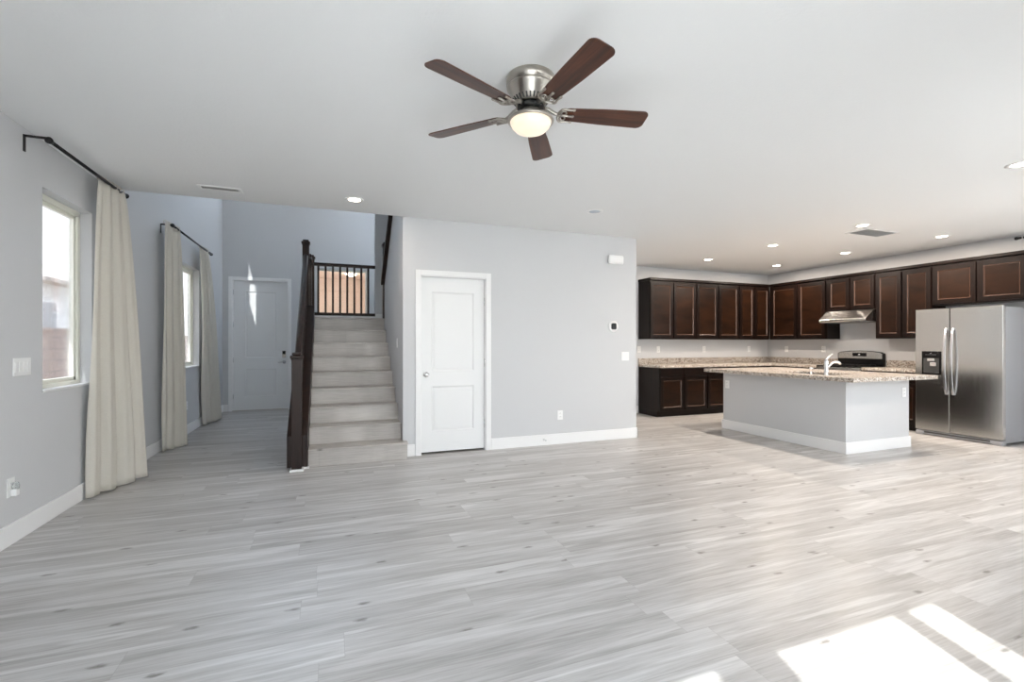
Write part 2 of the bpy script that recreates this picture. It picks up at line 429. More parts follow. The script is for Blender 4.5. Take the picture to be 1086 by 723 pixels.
for i, (W, mu) in enumerate(zip(BW, [(-.1,), (1.94,), (4.20,), (6.95,)])): y_window('window_%d' % (5+i), W, YB-.085, M['glass'], mu)
side_window('window_9', RW[0], XR, M['glass'], False, -1)

# ---------------------------------------------------------------- doors
def panel_door(name, x0, x1, ztop, Y, panels, thick=.04, casing=.062, knob=None, hinges=(), hinge_x='r', bottom=.012):
    t = empty(name, ((x0+x1)/2, Y, 0)); t['kind'] = 'structure'; c = (x0+x1)/2
    a, b = x0-c, x1-c; mb = MB(); y0_, y1_ = .0, thick
    # slab with recessed, raised-field panels
    xs = sorted({a, b, *[p[0]-c for p in panels], *[p[1]-c for p in panels]}); pz = sorted(panels, key=lambda p: p[2])
    pa, pb = panels[0][0]-c, panels[0][1]-c
    mb.box(a, y0_, bottom, pa, y1_, ztop); mb.box(pb, y0_, bottom, b, y1_, ztop)
    z = bottom
    for p in pz:
        mb.box(pa, y0_, z, pb, y1_, p[2]); z = p[3]
        mb.box(pa, y0_+.011, p[2], pb, y1_, p[3])
        mb.prism([(pa, 0), (pb, 0), (pb, p[3]-p[2]), (pa, p[3]-p[2])], 'y', 0, 0.0001) if False else None
        # sloped moulding
        W_, Hh = pb-pa, p[3]-p[2]; q = .016
        v = lambda X_, Y_, Z_: mb.b.verts.new((X_, Y_, Z_))
        O = [v(pa, y0_, p[2]), v(pb, y0_, p[2]), v(pb, y0_, p[3]), v(pa, y0_, p[3])]
        I = [v(pa+q, y0_+.0108, p[2]+q), v(pb-q, y0_+.0108, p[2]+q), v(pb-q, y0_+.0108, p[3]-q), v(pa+q, y0_+.0108, p[3]-q)]
        for i in range(4): mb.b.faces.new((O[i], O[(i+1) % 4], I[(i+1) % 4], I[i]))
        # raised field
        k = .035
        mb.box(pa+k, y0_+.005, p[2]+k, pb-k, y0_+.012, p[3]-k, bev=.003)
    mb.box(pa, y0_, z, pb, y1_, ztop)
    mb.build('door_slab', M['door'], t)
    # casing round the opening, on the wall face (wall face is at local y = -thick_in)
    w0, w1, zt = a-.012, b+.012, ztop+.012; cf = -.035
    boxes((w0-casing, cf-.016, 0, w0, cf, zt+casing), (w1, cf-.016, 0, w1+casing, cf, zt+casing), (w0, cf-.016, zt, w1, cf, zt+casing), bev=.004).build('casing', M['trim'], t)
    boxes((w0-.001, cf-.001, 0, w0+.009, .10, zt), (w1-.009, cf-.001, 0, w1+.001, .10, zt), (w0, cf-.001, zt-.009, w1, .10, zt+.001)).build('jamb', M['trim'], t)
    for hz in hinges:
        hx = b+.004 if hinge_x == 'r' else a-.004
        MB().tube([(hx, -.006, hz-.05), (hx, -.006, hz+.05)], .008, 8).build('hinge', M['chrome'], t)
    return t, c
Yd = YC+.035
t, c = panel_door('door_1', .979, 1.745, 2.070, Yd, [(1.10, 1.615, .26, .79), (1.10, 1.615, .965, 1.90)], hinges=(.32, 1.06, 1.80), bottom=.022)
def knob(parent, x, z, m):
    Mx = Matrix.Translation((x, 0, z)) @ Matrix.Rotation(PI/2, 4, 'X')
    k = MB().lathe([(0, .002), (.032, .002), (.032, .008), (.012, .012), (.011, .03), (.022, .036), (.029, .050), (.026, .062), (.014, .068), (0, .069)], seg=24, M=Mx).build('door_knob', m, parent)
knob(t, 1.035-c, .93, M['chrome'])
boxes((.979-c, .05, 0, 1.745-c, .06, 2.07)).build('closet_darkness', M['slot'], t) if False else None
Yd = YF+.035
t2, c2 = panel_door('door_2', -1.753, -.812, 2.50, Yd, [(-1.55, -1.01, .27, .80), (-1.55, -1.01, 1.02, 2.30)], hinges=(.28, .98, 1.66, 2.28), hinge_x='l', thick=.045)
# lever, its rose and the keypad lock
lx = -.872-c2
mb = MB(); Mx = Matrix.Translation((lx, 0, .93)) @ Matrix.Rotation(PI/2, 4, 'X')
mb.lathe([(0, .001), (.032, .001), (.032, .010), (.012, .014), (.012, .045), (0, .046)], seg=20, M=Mx)
mb.tube([(lx, -.042, .93), (lx-.05, -.046, .93), (lx-.11, -.040, .925)], [.010, .009, .007], 8)
mb.build('door_lever', M['chrome'], t2)
k = boxes((lx-.033, -.028, 1.02, lx+.033, -.001, 1.155), bev=.008).build('keypad_lock', M['nickel'], t2)
boxes((lx-.027, -.031, 1.085, lx+.027, -.027, 1.148), bev=.001).build('keypad', M['black'], k)
boxes((-.49, -.05, .0, .49, .05, .012)).build('threshold', M['nickel'], t2)

# closet behind door_1 is closed off by the wall; a back board keeps it dark
struct('wall_closet', boxes((XS+.10, YC+.9, 0, 1.88, YC+1.0, 1.9)), M['wall'])

# ---------------------------------------------------------------- staircase
RISE, RUN, YS = .1865, .265, 5.37
st = empty('staircase', (.25, YS, 0)); tag(st, 'straight flight of grey plank-clad stairs rising beside the centre wall to a landing', 'staircase')
def S(x, y, z): return (x-.25, y-YS, z)
for k in range(8):
    y0_, y1_ = YS+k*RUN, YS+(k+1)*RUN
    xr_ = XS-.002 if k > 0 else XS-.002
    mb = MB(); z1_ = RISE*(k+1)
    a = S(-.225, y0_, RISE*k+(.0 if k == 0 else -.02)); b = S(xr_, y1_+.012, z1_)
    mb.box(a[0], a[1]+.012, a[2], b[0], b[1], b[2]-.022)
    mb.box(a[0], a[1]-.014, b[2]-.022, b[0], b[1]-.012, b[2], bev=.005)
    if k == 0:
        mb.box(b[0], a[1]+.012, 0, b[0]+.036, .118, b[2]-.022); mb.box(b[0]-.01, a[1]-.014, b[2]-.022, b[0]+.042, .118, b[2], bev=.005)
    mb.build('step', M['step'], st)
y0_ = YS+8*RUN; zL = RISE*9
a = S(-.225, y0_, RISE*8-.02); b = S(XS-.002, 8.398, zL)
mb = MB(); mb.box(a[0], a[1]+.012, a[2], b[0], b[1], b[2]-.022); mb.box(a[0], a[1]-.014, b[2]-.022, b[0], b[1], b[2], bev=.005)
mb.box(b[0], 7.52-YS, b[2]-.2, b[0]+1.11, b[1], b[2]); mb.build('landing', M['step'], st)
for k in range(7):
    yb = 7.49-k*RUN; z1_ = zL+RISE*(k+1)
    mb = MB(); a = S(XS+.105, yb-RUN, z1_-RISE-.02); b = S(1.875, yb, z1_)
    mb.box(a[0], a[1], a[2], b[0], b[1]-.012, b[2]-.022); mb.box(a[0], a[1]+.002, b[2]-.022, b[0], b[1]+.014, b[2], bev=.005)
    mb.build('step', M['step'], st)
# white curb that carries the landing railing
struct('trim_1', boxes((-.34, 8.32, zL, .70, 8.42, zL+.075), (.70, 8.36, zL, 1.87, 8.398, zL+.12)), M['trim'])

# railing
sr = empty('stair_railing', (-.30, 5.36, 0)); tag(sr, 'dark espresso wood stair railing with square newels left of the stairs', 'railing')
def R(x, y, z): return (x+.30, y-5.36, z)
def newel(x, y, z0, z1, w=.05, base=0, par=sr, off=R):
    mb = MB(); p = off(x, y, 0); X, Y = p[0], p[1]
    mb.box(X-w, Y-w, z0, X+w, Y+w, z1-.06, bev=.003)
    mb.box(X-w-.006, Y-w-.006, z1-.075, X+w+.006, Y+w+.006, z1-.06, bev=.003)
    mb.box(X-w-.014, Y-w-.014, z1-.06, X+w+.014, Y+w+.014, z1-.03, bev=.008)
    mb.box(X-w+.004, Y-w+.004, z1-.03, X+w-.004, Y+w-.004, z1, bev=.012)
    if base: mb.box(X-w-.008, Y-w-.008, z0, X+w+.008, Y+w+.008, z0+base, bev=.003)
    return mb.build('newel_post', M['rail'], par)
newel(-.327, 5.30, .018, 1.20, .047)
boxes((R(-.39, 5.235, 0)[0], R(0, 5.235, 0)[1], 0, R(-.26, 0, 0)[0], R(0, 5.365, 0)[1], .018), (R(-.27, 0, 0)[0], R(0, 5.33, 0)[1], 0, R(-.212, 0, 0)[0], R(0, 5.37, 0)[1], .014)).build('shoe_moulding', M['trim'], sr)
newel(-.345, 7.55, zL-.25, 2.81, .046)
newel(-.30, 8.37, zL, 2.735, .045)
SL = RISE/RUN
def zn(y): return RISE+(y-YS)*SL      # nosing line
# closed curb stringer (wide at the foot)
ys, ye = 5.352, 7.50
mb = MB().prism([(ys-5.36, .014), (ys-5.36, .34), (ye-5.36, .34+(ye-ys)*SL), (ye-5.36, .34+(ye-ys)*SL-.36), (ys+.30-5.36, .014)], 'x', -.425+.30, -.228+.30, bev=.004)
mb.build('stringer', M['rail'], sr)
def cz(y): return .34+(y-ys)*SL
hr = lambda y: 1.095+(y-5.36)*SL
# handrail: bread-loaf section
def rail_bar(p0, p1, w, h):
    p0, p1 = Vector(p0), Vector(p1); d = (p1-p0); sidev = d.cross(Vector((0, 0, 1))).normalized(); up = sidev.cross(d).normalized()
    prof = [(-w, 0), (-w*1.15, h*.45), (-w*.8, h*.9), (-w*.3, h), (w*.3, h), (w*.8, h*.9), (w*1.15, h*.45), (w, 0)]
    b = bmesh.new(); A = [b.verts.new(p0+sidev*x+up*z) for x, z in prof]; B = [b.verts.new(p1+sidev*x+up*z) for x, z in prof]
    fs = [b.faces.new(A), b.faces.new(B[::-1])]+[b.faces.new((A[i], A[(i+1) % 8], B[(i+1) % 8], B[i])) for i in range(8)]
    bmesh.ops.recalc_face_normals(b, faces=fs); m_ = MB(); m_.b = b; return m_
rail_bar(R(-.325, 5.345, hr(5.345)-.07), R(-.345, 7.505, hr(7.505)-.07), .031, .062).build('handrail', M['rail'], sr)
y = 5.47
while y < 7.47:
    u = (y-5.345)/2.16; xb = -.325-.02*u
    X, Y, _ = R(xb, y, 0); h0, h1 = cz(y)-.012, hr(y)-.066
    mb = MB().prism([(Y-.016, h0-.01), (Y+.016, h0+.012), (Y+.016, h1+.012), (Y-.016, h1-.01)], 'x', X-.016, X+.016)
    mb.build('baluster', M['rail'], sr); y += .118
# level piece on the left side of the landing, then along its back edge
zt = 2.625
rail_bar(R(-.30, 7.595, zt-.06), R(-.30, 8.33, zt-.06), .028, .055).build('handrail', M['rail'], sr)
rail_bar(R(-.26, 8.37, zt-.06), R(.70, 8.37, zt-.06), .028, .055).build('handrail', M['rail'], sr)
boxes((*R(-.33, 7.595, zL+.0), *R(-.27, 8.33, zL+.115))).build('bottom_rail', M['rail'], sr)
boxes((*R(-.26, 8.345, zL+.076), *R(.70, 8.395, zL+.125)), bev=.003).build('bottom_rail', M['rail'], sr)
for k in range(5):
    X, Y, _ = R(-.30, 7.70+k*.125, 0); boxes((X-.016, Y-.016, zL+.11, X+.016, Y+.016, zt-.055)).build('baluster', M['rail'], sr)
for k in range(8):
    X, Y, _ = R(-.197+k*.112, 8.37, 0); boxes((X-.016, Y-.016, zL+.12, X+.016, Y+.016, zt-.055)).build('baluster', M['rail'], sr)
# cap rail and newel on the sloped half wall of the upper flight
ur = empty('stair_handrail', (XS+.05, 7.55, zL)); tag(ur, 'dark cap rail and newel climbing the sloped half wall of the upper flight', 'handrail')
def U(x, y, z): return (x-XS-.05, y-7.55, z-zL)
zk = lambda y: 2.19+(7.50-y)*.765
pts = [(7.50-7.55, zk(7.50)-zL), (7.50-7.55, zk(7.50)+.085-zL), (YC+.13-7.55, zk(YC+.13)+.085-zL), (YC+.13-7.55, zk(YC+.13)-zL)]
MB().prism(pts, 'x', -.105, .065, bev=.004).build('cap_rail', M['rail'], ur)
newel(XS+.025, 7.56, 0, 2.86-zL, .045, par=ur, off=lambda x, y, z: (x-XS-.05, y-7.55, z))

# ---------------------------------------------------------------- curtains and rods
def curtain(name, top, bot, ztop, zbot, folds, label, amp=(.022, .035), seed=1, bulge=0, group=None):
    """pleated panel: top/bot are ((x,y),(x,y)) ground lines; folds across its width"""
    rnd = random.Random(seed); b = bmesh.new(); nu, nv = 90, 40
    ph = [rnd.uniform(-.5, .5) for _ in range(8)]
    grid = []
    for j in range(nv+1):
        v = j/nv; z = ztop+(zbot-ztop)*v; e = v**.7
        row = []
        for i in range(nu+1):
            u = i/nu
            tp = Vector(top[0]).lerp(Vector(top[1]), u); bt = Vector(bot[0]).lerp(Vector(bot[1]), u)
            p = tp.lerp(bt, e)
            d = (Vector(bot[1])-Vector(bot[0])).lerp(Vector(top[1])-Vector(top[0]), 1-v); nrm = Vector((d.y, -d.x)).normalized()
            a_ = amp[0]*(1-v)+amp[1]*v
            uu = u+.03*math.sin(6*v+ph[0])*v
            off = a_*(math.sin(2*PI*folds*uu+ph[1])+.35*math.sin(2*PI*folds*2.1*uu+ph[2]+v)+.4*v*math.sin(2*PI*folds*.45*uu+ph[3]*2))
            off += bulge*math.sin(PI*u)*math.sin(PI*min(1, v*1.1))
            q = p+nrm*off
            zz = z+(.006*math.sin(9*u+ph[4]) if j == nv else 0)
            row.append(b.verts.new((q.x-top[0][0], q.y-top[0][1], zz)))
        grid.append(row)
    for j in range(nv):
        for i in range(nu):
            f = b.faces.new((grid[j][i], grid[j][i+1], grid[j+1][i+1], grid[j+1][i])); f.smooth = True
    t = empty(name, (top[0][0], top[0][1], 0)); tag(t, label, 'curtain', group)
    m_ = MB(); m_.b = b; o = m_.build('panel', M['curtain'], t)
    s_ = o.modifiers.new('thick', 'SOLIDIFY'); s_.thickness = .003
    # loops over the rod
    for k in range(7):
        u = (k+.5)/7; i = int(u*nu); c_ = grid_top(top, u)
        ring = [(c_[0]-top[0][0]+.020*math.cos(2*PI*q/12), c_[1]-top[0][1], ztop+.012+.020*math.sin(2*PI*q/12)) for q in range(12)]
        MB().tube(ring, .005, 6, True).build('loop', M['curtain'], t)
    return t
def grid_top(top, u):
    return Vector(top[0]).lerp(Vector(top[1]), u)
def rod(name, X, y0_, y1_, z, by, label):
    t = empty(name, (X, y0_, z)); tag(t, label, 'curtain rod')
    MB().tube([(0, 0, 0), (0, y1_-y0_, 0)], .0125, 12).build('pole', M['blackm'], t)
    for yy, s_ in ((0, -1), (y1_-y0_, 1)):
        Mx = Matrix.Translation((0, yy, 0)) @ Matrix.Rotation(-s_*PI/2, 4, 'X')
        MB().lathe([(0, -.005), (.016, -.004), (.017, .006), (.013, .010), (.022, .018), (.024, .028), (.018, .040), (0, .046)], seg=16, M=Mx).build('finial', M['blackm'], t)
    for yy in by:
        d = XL-X
        mb = boxes((d, yy-y0_-.012, -.095, d+.006, yy-y0_+.012, .018), bev=.001)
        mb.box(d+.004, yy-y0_-.006, .004, .004, yy-y0_+.006, .018)
        mb.tube([(.016*math.cos(a_), yy-y0_, .016*math.sin(a_)) for a_ in [2*PI*q/10 for q in range(10)]], .0045, 6, True)
        mb.build('bracket', M['blackm'], t)
rod('curtain_rod', XL+.13, 4.17, 5.42, 2.675, (4.14, 5.36), 'long black curtain rod above the large left window nearest the camera')
rod('curtain_rod', XL+.13, 6.86, 8.80, 2.725, (6.87, 8.70), 'black curtain rod above the farther window near the front door')
curtain('curtain', ((XL+.105, 4.95), (XL+.135, 5.36)), ((XL+.04, 4.90), (XL+.255, 5.52)), 2.675, .012, 3.3,
        'tall cream linen curtain beside the large near window, widest of the three', seed=3, amp=(.016, .026))
curtain('curtain', ((XL+.085, 6.70), (XL+.13, 7.10)), ((XL+.045, 6.72), (XL+.225, 7.06)), 2.725, .012, 3,
        'beige linen curtain on the near side of the farther window', seed=5, amp=(.020, .024))
curtain('curtain', ((XL+.10, 8.24), (XL+.13, 8.60)), ((XL+.045, 8.70), (XL+.17, 9.45)), 2.725, .012, 4,
        'pale linen curtain on the door side of the farther window', seed=9, amp=(.020, .028))
# black rod of the window further along the right wall
t = empty('curtain_rod', (XR-.18, 3.45, 2.675)); tag(t, 'black curtain rod end just under the ceiling above the refrigerator cabinets', 'curtain rod')
MB().tube([(0, -.06, 0), (0, -3.0, 0)], .014, 12).build('pole', M['blackm'], t)
MB().lathe([(0, -.045), (.014, -.04), (.016, -.01), (.022, 0), (.020, .02), (0, .03)], seg=16, M=Matrix.Rotation(-PI/2, 4, 'X')).build('finial', M['blackm'], t)
boxes((-.006, -.30, -.01, .18, -.285, .012), (.172, -.31, -.05, .18, -.275, .03)).build('bracket', M['blackm'], t)

# ---------------------------------------------------------------- plates on the walls
def plate_mesh(w_, h_): return boxes((-w_/2, -.006, -h_/2, w_/2, 0, h_/2), bev=.002)
def place(name, x, y, z, face, label, cat, w_=.075, h_=.118, kind='outlet', group=None):
    rz = {'-y': 0, '+x': PI/2, '-x': -PI/2}[face]
    t = empty(name, (x, y, z), rz); tag(t, label, cat, group)
    plate_mesh(w_, h_).build('cover_plate', M['plate'], t)
    if kind == 'outlet':
        for dz in (-.022, .022):
            o = boxes((-.017, -.009, dz-.014, .017, -.005, dz+.014), bev=.003).build('socket', M['plate'], t)
            boxes((-.008, -.0096, dz-.002, -.005, -.0088, dz+.007), (.005, -.0096, dz-.002, .008, -.0088, dz+.007)).build('slot', M['slot'], o)
    else:
        n = kind
        for i in range(n):
            cx = (i-(n-1)/2)*.046
            boxes((cx-.0165, -.0095, -.033, cx+.0165, -.005, .033), bev=.002).build('rocker', M['plate'], t)
    return t
place('light_switch', XL, 4.115, 1.135, '+x', 'white four-gang rocker switch plate left of the near window', 'light switch', .19, .118, 4)
t = place('wall_outlet', XL, 3.995, .365, '+x', 'outlet low on the left wall with a plug-in night light', 'outlet')
nl = empty('night_light', (XL+.010, 3.995, .345), PI/2); tag(nl, 'small clear plug-in night light in the low left wall outlet', 'night light')
boxes((-.02, -.030, -.035, .02, 0, .01), bev=.006).build('housing', M['plate'], nl)
MB().lathe([(0, .0), (.018, .0), (.020, .02), (.014, .045), (0, .05)], cx=0, cy=-.018, seg=16, M=Matrix.Translation((0, 0, .006))).build('lens', M['glass'], nl)
place('wall_outlet', XL, 7.97, .41, '+x', 'white outlet under the farther window between its curtains', 'outlet')
place('light_switch', XS, 5.98, 1.30, '-x', 'white switch on the side wall just above the lower stairs', 'light switch', kind=1)
place('light_switch', 3.75, YC, 1.12, '-y', 'white double switch plate near the right end of the centre wall', 'light switch', .118, .118, 2)
place('wall_outlet', 2.76, YC, .37, '-y', 'white outlet low on the centre wall right of the closet door', 'outlet')
for i, (x, lb) in enumerate([(5.372, 'leftmost'), (5.81, 'second from left'), (6.911, 'third from left'), (8.085, 'rightmost')]):
    place('wall_outlet', x+.0, YK, 1.185, '-y', lb+' of the four white outlets over the back kitchen counter', 'outlet')
place('wall_outlet', XR, 6.97, 1.185, '-x', 'white outlet on the range wall nearest the kitchen corner', 'outlet')
place('wall_outlet', XR, 6.20, 1.19, '-x', 'white outlet on the range wall just left of the range', 'outlet')
place('wall_outlet', XI, 5.55, .675, '-x', 'white outlet on the long side of the island at its far end', 'outlet')
place('wall_outlet', 6.68, YI, .685, '-y', 'white outlet on the narrow end of the island under the overhang', 'outlet')
# door chime
t = empty('door_chime', (3.585, YC, 2.422)); tag(t, 'white rounded chime box high on the centre wall near its right end', 'door chime')
boxes((-.118, -.05, -.06, .118, -.002, .06), bev=.024).build('cover', M['plate'], t)
boxes((-.105, -.006, -.045, .105, 0, .045)).build('backing', M['grey'], t)
# thermostat
t = empty('thermostat', (3.56, YC, 1.525)); tag(t, 'round white thermostat with a dark screen on the centre wall', 'thermostat')
RX = Matrix.Rotation(PI/2, 4, 'X')
boxes((-.066, -.010, -.070, .066, 0, .070), bev=.0045).build('trim_plate', M['plate'], t) if False else MB().lathe([(0, .0), (.074, .0), (.076, .006), (.068, .010), (0, .010)], seg=40, M=RX).build('trim_plate', M['plate'], t)
boxes((-.036, -.026, -.042, .036, -.009, .042), bev=.016).build('screen', M['black'], t)
t = empty('door_stop', (2.52, YC-BT, .075)); tag(t, 'small chrome door stop on the baseboard right of the closet door', 'door stop')
MB().lathe([(0, 0), (.012, 0), (.012, .004), (.005, .008), (.005, .055), (.009, .058), (.009, .068), (0, .07)], seg=12, M=RX).build('stem', M['chrome'], t)

# ---------------------------------------------------------------- downlights, vents
def can(x, y, label, lit=True, group='recessed ceiling downlights', e=1.0):
    t = empty('downlight', (x, y, H)); tag(t, label, 'downlight', group)
    MB().lathe([(.058, -.001), (.062, -.006), (.088, -.006), (.092, -.002), (.092, 0), (.058, 0), (.058, -.001)], seg=32).build('trim_ring', M['plate'], t)
    MB().lathe([(0, -.004), (.059, -.004), (.059, -.001), (0, -.001)], seg=32).build('lens', M['bulb'] if lit else M['lens_off'], t)
    if lit:
        l = bpy.data.lights.new('downlight_lamp', 'AREA'); l.shape = 'DISK'; l.size = .11; l.energy = CAN_E*e; l.color = (1, .87, .74)
        o = bpy.data.objects.new('downlight_lamp', l); C.objects.link(o); o.parent = t; o.location = (0, 0, -.010)
can(.22, 5.02, 'lit recessed downlight in the ceiling in front of the stairs', e=.22)
can(2.70, 4.53, 'unlit white downlight in the ceiling above the centre wall', lit=False)
can(6.09, 3.895, 'lit downlight above the near end of the island beside the square vent')
can(7.705, 3.905, 'lit downlight in front of the refrigerator cabinets')
can(6.08, 5.15, 'lit downlight above the far end of the island')
can(7.66, 5.16, 'lit downlight in front of the range hood')
can(6.06, 6.41, 'lit downlight farthest left, in front of the back wall cabinets')
can(7.71, 6.45, 'lit downlight nearest the inner kitchen corner')
can(5.21, 2.11, 'lit downlight at the right edge, nearest the camera')
def vent(x0, y0_, x1, y1_, n, along, label):
    t = empty('air_vent', ((x0+x1)/2, (y0_+y1_)/2, H)); tag(t, label, 'air vent')
    a, b = (x1-x0)/2, (y1_-y0_)/2; f = .025
    boxes((-a, -b, -.008, a, -b+f, 0), (-a, b-f, -.008, a, b, 0), (-a, -b+f, -.008, -a+f, b-f, 0), (a-f, -b+f, -.008, a, b-f, 0), bev=.002).build('vent_frame', M['plate'], t)
    boxes((-a+f, -b+f, -.001, a-f, b-f, 0)).build('duct_opening', M['duct'], t)
    for k in range(n):
        if along == 'x': c_ = -a+f+(k+.5)*(2*a-2*f)/n; mb = MB().box(-.005, -b+f, -.0008, .005, b-f, .0008, M=Matrix.Translation((c_, 0, -.006)) @ Matrix.Rotation(.4, 4, 'Y'))
        else: c_ = -b+f+(k+.5)*(2*b-2*f)/n; mb = MB().box(-a+f, -.0125, -.0008, a-f, .0125, .0008, M=Matrix.Translation((0, c_, -.006)) @ Matrix.Rotation(.5, 4, 'X'))
        mb.build('louver', M['plate'], t)
vent(-1.15, 5.045, -.79, 5.185, 18, 'x', 'white rectangular ceiling vent near the foyer opening')
vent(6.30, 3.86+.10, 6.92, 4.17+.08, 9, 'y', 'white square ceiling vent above the island between two downlights')

# ---------------------------------------------------------------- ceiling fan
fx, fy = 1.020, 2.385
fan = empty('ceiling_fan', (fx, fy, H)); tag(fan, 'five-blade walnut and brushed nickel ceiling fan with a lit glass bowl', 'ceiling fan')
MB().lathe([(0, 0), (.130, 0), (.133, -.006), (.133, -.044), (.124, -.047), (.124, -.053), (.130, -.056), (.130, -.062), (.124, -.068), (.104, -.118), (.080, -.146), (.074, -.148), (0, -.148)], seg=48).build('motor_housing', M['nickel'], fan)
mb = MB()
for k in range(30):
    a_ = 2*PI*k/30
    mb.box(-.0042, -.002, -.014, .0042, .002, .014, M=Matrix.Rotation(a_, 4, 'Z') @ Matrix.Translation((0, -.0925, -.132)) @ Matrix.Rotation(.71, 4, 'X'))
mb.build('vent_slots', M['slot'], fan)
MB().lathe([(0, -.146), (.068, -.146), (.072, -.152), (.072, -.170), (.066, -.176), (0, -.176)], seg=40).build('rotor_hub', M['blackm'], fan)
MB().lathe([(0, -.176), (.048, -.176), (.052, -.182), (.052, -.200), (.058, -.205), (.085, -.211), (.112, -.220), (.124, -.229), (.127, -.237), (.124, -.243), (.112, -.241), (0, -.235)], seg=48).build('light_fitter', M['nickel'], fan)
MB().lathe([(.112, -.238), (.111, -.248), (.102, -.268), (.084, -.286), (.055, -.299), (.025, -.305), (0, -.306)], seg=48).build('glass_bowl', M['bowl'], fan)
def blade_outline():
    L, w0, w1 = .661, .050, .069; r0 = .175; pts = []
    top = [(r0, w0*.55), (r0+.012, w0*.85), (r0+.035, w0), (.40, .062), (L-.036, w1)]
    arc = [(L-.036+.036*math.sin(a_), w1-.036+.036*math.cos(a_)) for a_ in [PI/2*k/6 for k in range(1, 7)]]
    arc = [(x, y) for x, y in arc]
    up = top+arc
    return up+[(x, -y) for x, y in up[::-1]]
fan_angles = [-84.5+72*k for k in range(5)]
for k, ang in enumerate(fan_angles):
    Rz = Matrix.Rotation(math.radians(ang), 4, 'Z'); pitch = Matrix.Rotation(math.radians(-12), 4, 'X')
    Mb = Matrix.Translation((0, 0, -.188)) @ Rz @ pitch
    o = MB().prism(blade_outline(), 'z', 0, .006, bev=.0015).build('blade', M['blade'], fan); o.matrix_local = Mb
    # scrolled blade iron under the blade
    mb = MB(); z_ = -.006
    mb.tube([(.070, 0, .030), (.100, 0, .026), (.135, 0, .004), (.165, 0, z_)], [.013, .011, .010, .009], 8)
    for s_ in (1, -1):
        arc = [(.150+.030*(1-math.cos(a_)), s_*.052*math.sin(a_), z_) for a_ in [PI*.62*q/8 for q in range(9)]]
        arc += [(.215, s_*.046, z_), (.240, s_*.050, z_+.001)]
        mb.tube(arc, [.006]*len(arc), 6)
        c_ = [(.180+.016*math.cos(a_), s_*(.020)+.016*math.sin(a_), z_) for a_ in [2*PI*q/10 for q in range(10)]]
        mb.tube(c_, .0042, 6, True)
    mb.tube([(.165, 0, z_), (.20, 0, z_), (.235, 0, z_)], [.009, .006, .008], 6)
    for px, py in ((.235, 0), (.232, .048), (.232, -.048)): mb.lathe([(0, z_-.007), (.007, z_-.004), (.009, z_+.002), (0, z_+.002)], cx=px, cy=py, seg=10)
    o = mb.build('blade_iron', M['nickel'], fan); o.matrix_local = Mb

# ---------------------------------------------------------------- kitchen cabinets
def cab_door(parent, x0, x1, z0, z1, name='cabinet_door', fr=.062, y=0):
    """framed door with a recessed centre panel; front face at y-.020"""
    mb = MB(); yf, yb = y-.020, y-.001
    mb.box(x0, yf, z0, x0+fr, yb, z1, bev=.002); mb.box(x1-fr, yf, z0, x1, yb, z1, bev=.002)
    mb.box(x0+fr-.001, yf, z0, x1-fr+.001, yb, z0+fr, bev=.002); mb.box(x0+fr-.001, yf, z1-fr, x1-fr+.001, yb, z1, bev=.002)
    d = mb.build(name, M['cab'], parent)
    # bead round the panel
    a, b, c_, e = x0+fr, x1-fr, z0+fr, z1-fr; q = .014; bm_ = MB(); v = lambda X, Y, Z: bm_.b.verts.new((X, Y, Z))
    O = [v(a, yf-.001, c_), v(b, yf-.001, c_), v(b, yf-.001, e), v(a, yf-.001, e)]
    I = [v(a+q, yf+.010, c_+q), v(b-q, yf+.010, c_+q), v(b-q, yf+.010, e-q), v(a+q, yf+.010, e-q)]
    for i in range(4): bm_.b.faces.new((O[i], O[(i+1) % 4], I[(i+1) % 4], I[i]))
    bm_.build('bead', M['bead'], d)
    MB().box(a+q-.002, yf+.010, c_+q-.002, b-q+.002, yf+.014, e-q+.002).build('door_panel', M['cabp'], d)
    return d
M['bead'] = mat('espresso_bead_highlight', (.060, .032, .022), .26, spec=.4)  # colour lightened to paint in the highlight the bevel catches
def drawer(parent, x0, x1, z0, z1):
    MB().box(x0, -.020, z0, x1, -.001, z1, bev=.004).build('drawer_front', M['cab'], parent)
def upper(x, y, rz, wd, z0, z1, splits, label, depth=.33, crown=True, side=False, cut=0):
    t = empty('upper_cabinet', (x, y, z0), rz); tag(t, label, 'kitchen cabinet'); h_ = z1-z0
    boxes((0, 0, 0, wd, depth-.003, h_), bev=.002).build('cabinet_body', M['cab'], t)
    for a, b in splits: cab_door(t, a+.012, b-.012, .022, h_-.030, fr=.058)
    if crown: boxes((-.012 if side else 0, -.035, h_+.0005, wd-cut, depth-.003, h_+.045), bev=.006).build('crown', M['cab'], t)
    return t
ZU0, ZU1 = 1.375, 2.44
upper(5.36, 7.09, 0, 1.05, ZU0, ZU1, [(0, .520), (.520, 1.05)], 'leftmost dark upper cabinet on the back wall, with two doors', side=True)
upper(6.412, 7.09, 0, 1.053, ZU0, ZU1, [(0, .530), (.530, 1.053)], 'middle dark two-door upper cabinet on the back kitchen wall')
upper(7.467, 7.09, 0, .812, ZU0, ZU1, [(0, .40), (.40, .80)], 'narrow two-door dark upper cabinet on the back wall next to the corner', cut=.038)
RZ = -PI/2
upper(8.28, 7.085, RZ, 1.193, ZU0, ZU1, [(.04, .62), (.62, 1.17)], 'dark corner upper cabinet on the range wall left of the hood')
upper(8.28, 5.890, RZ, .798, 1.86, ZU1, [(0, .40), (.40, .798)], 'short two-door dark upper cabinet directly above the range hood')
upper(8.28, 5.090, RZ, .778, ZU0, ZU1, [(0, .388), (.388, .778)], 'tall two-door dark upper cabinet between hood and refrigerator')
upper(8.28, 4.310, RZ, 1.03, 1.85, ZU1, [(0, .520), (.520, 1.03)], 'wide short two-door dark cabinet above the refrigerator')
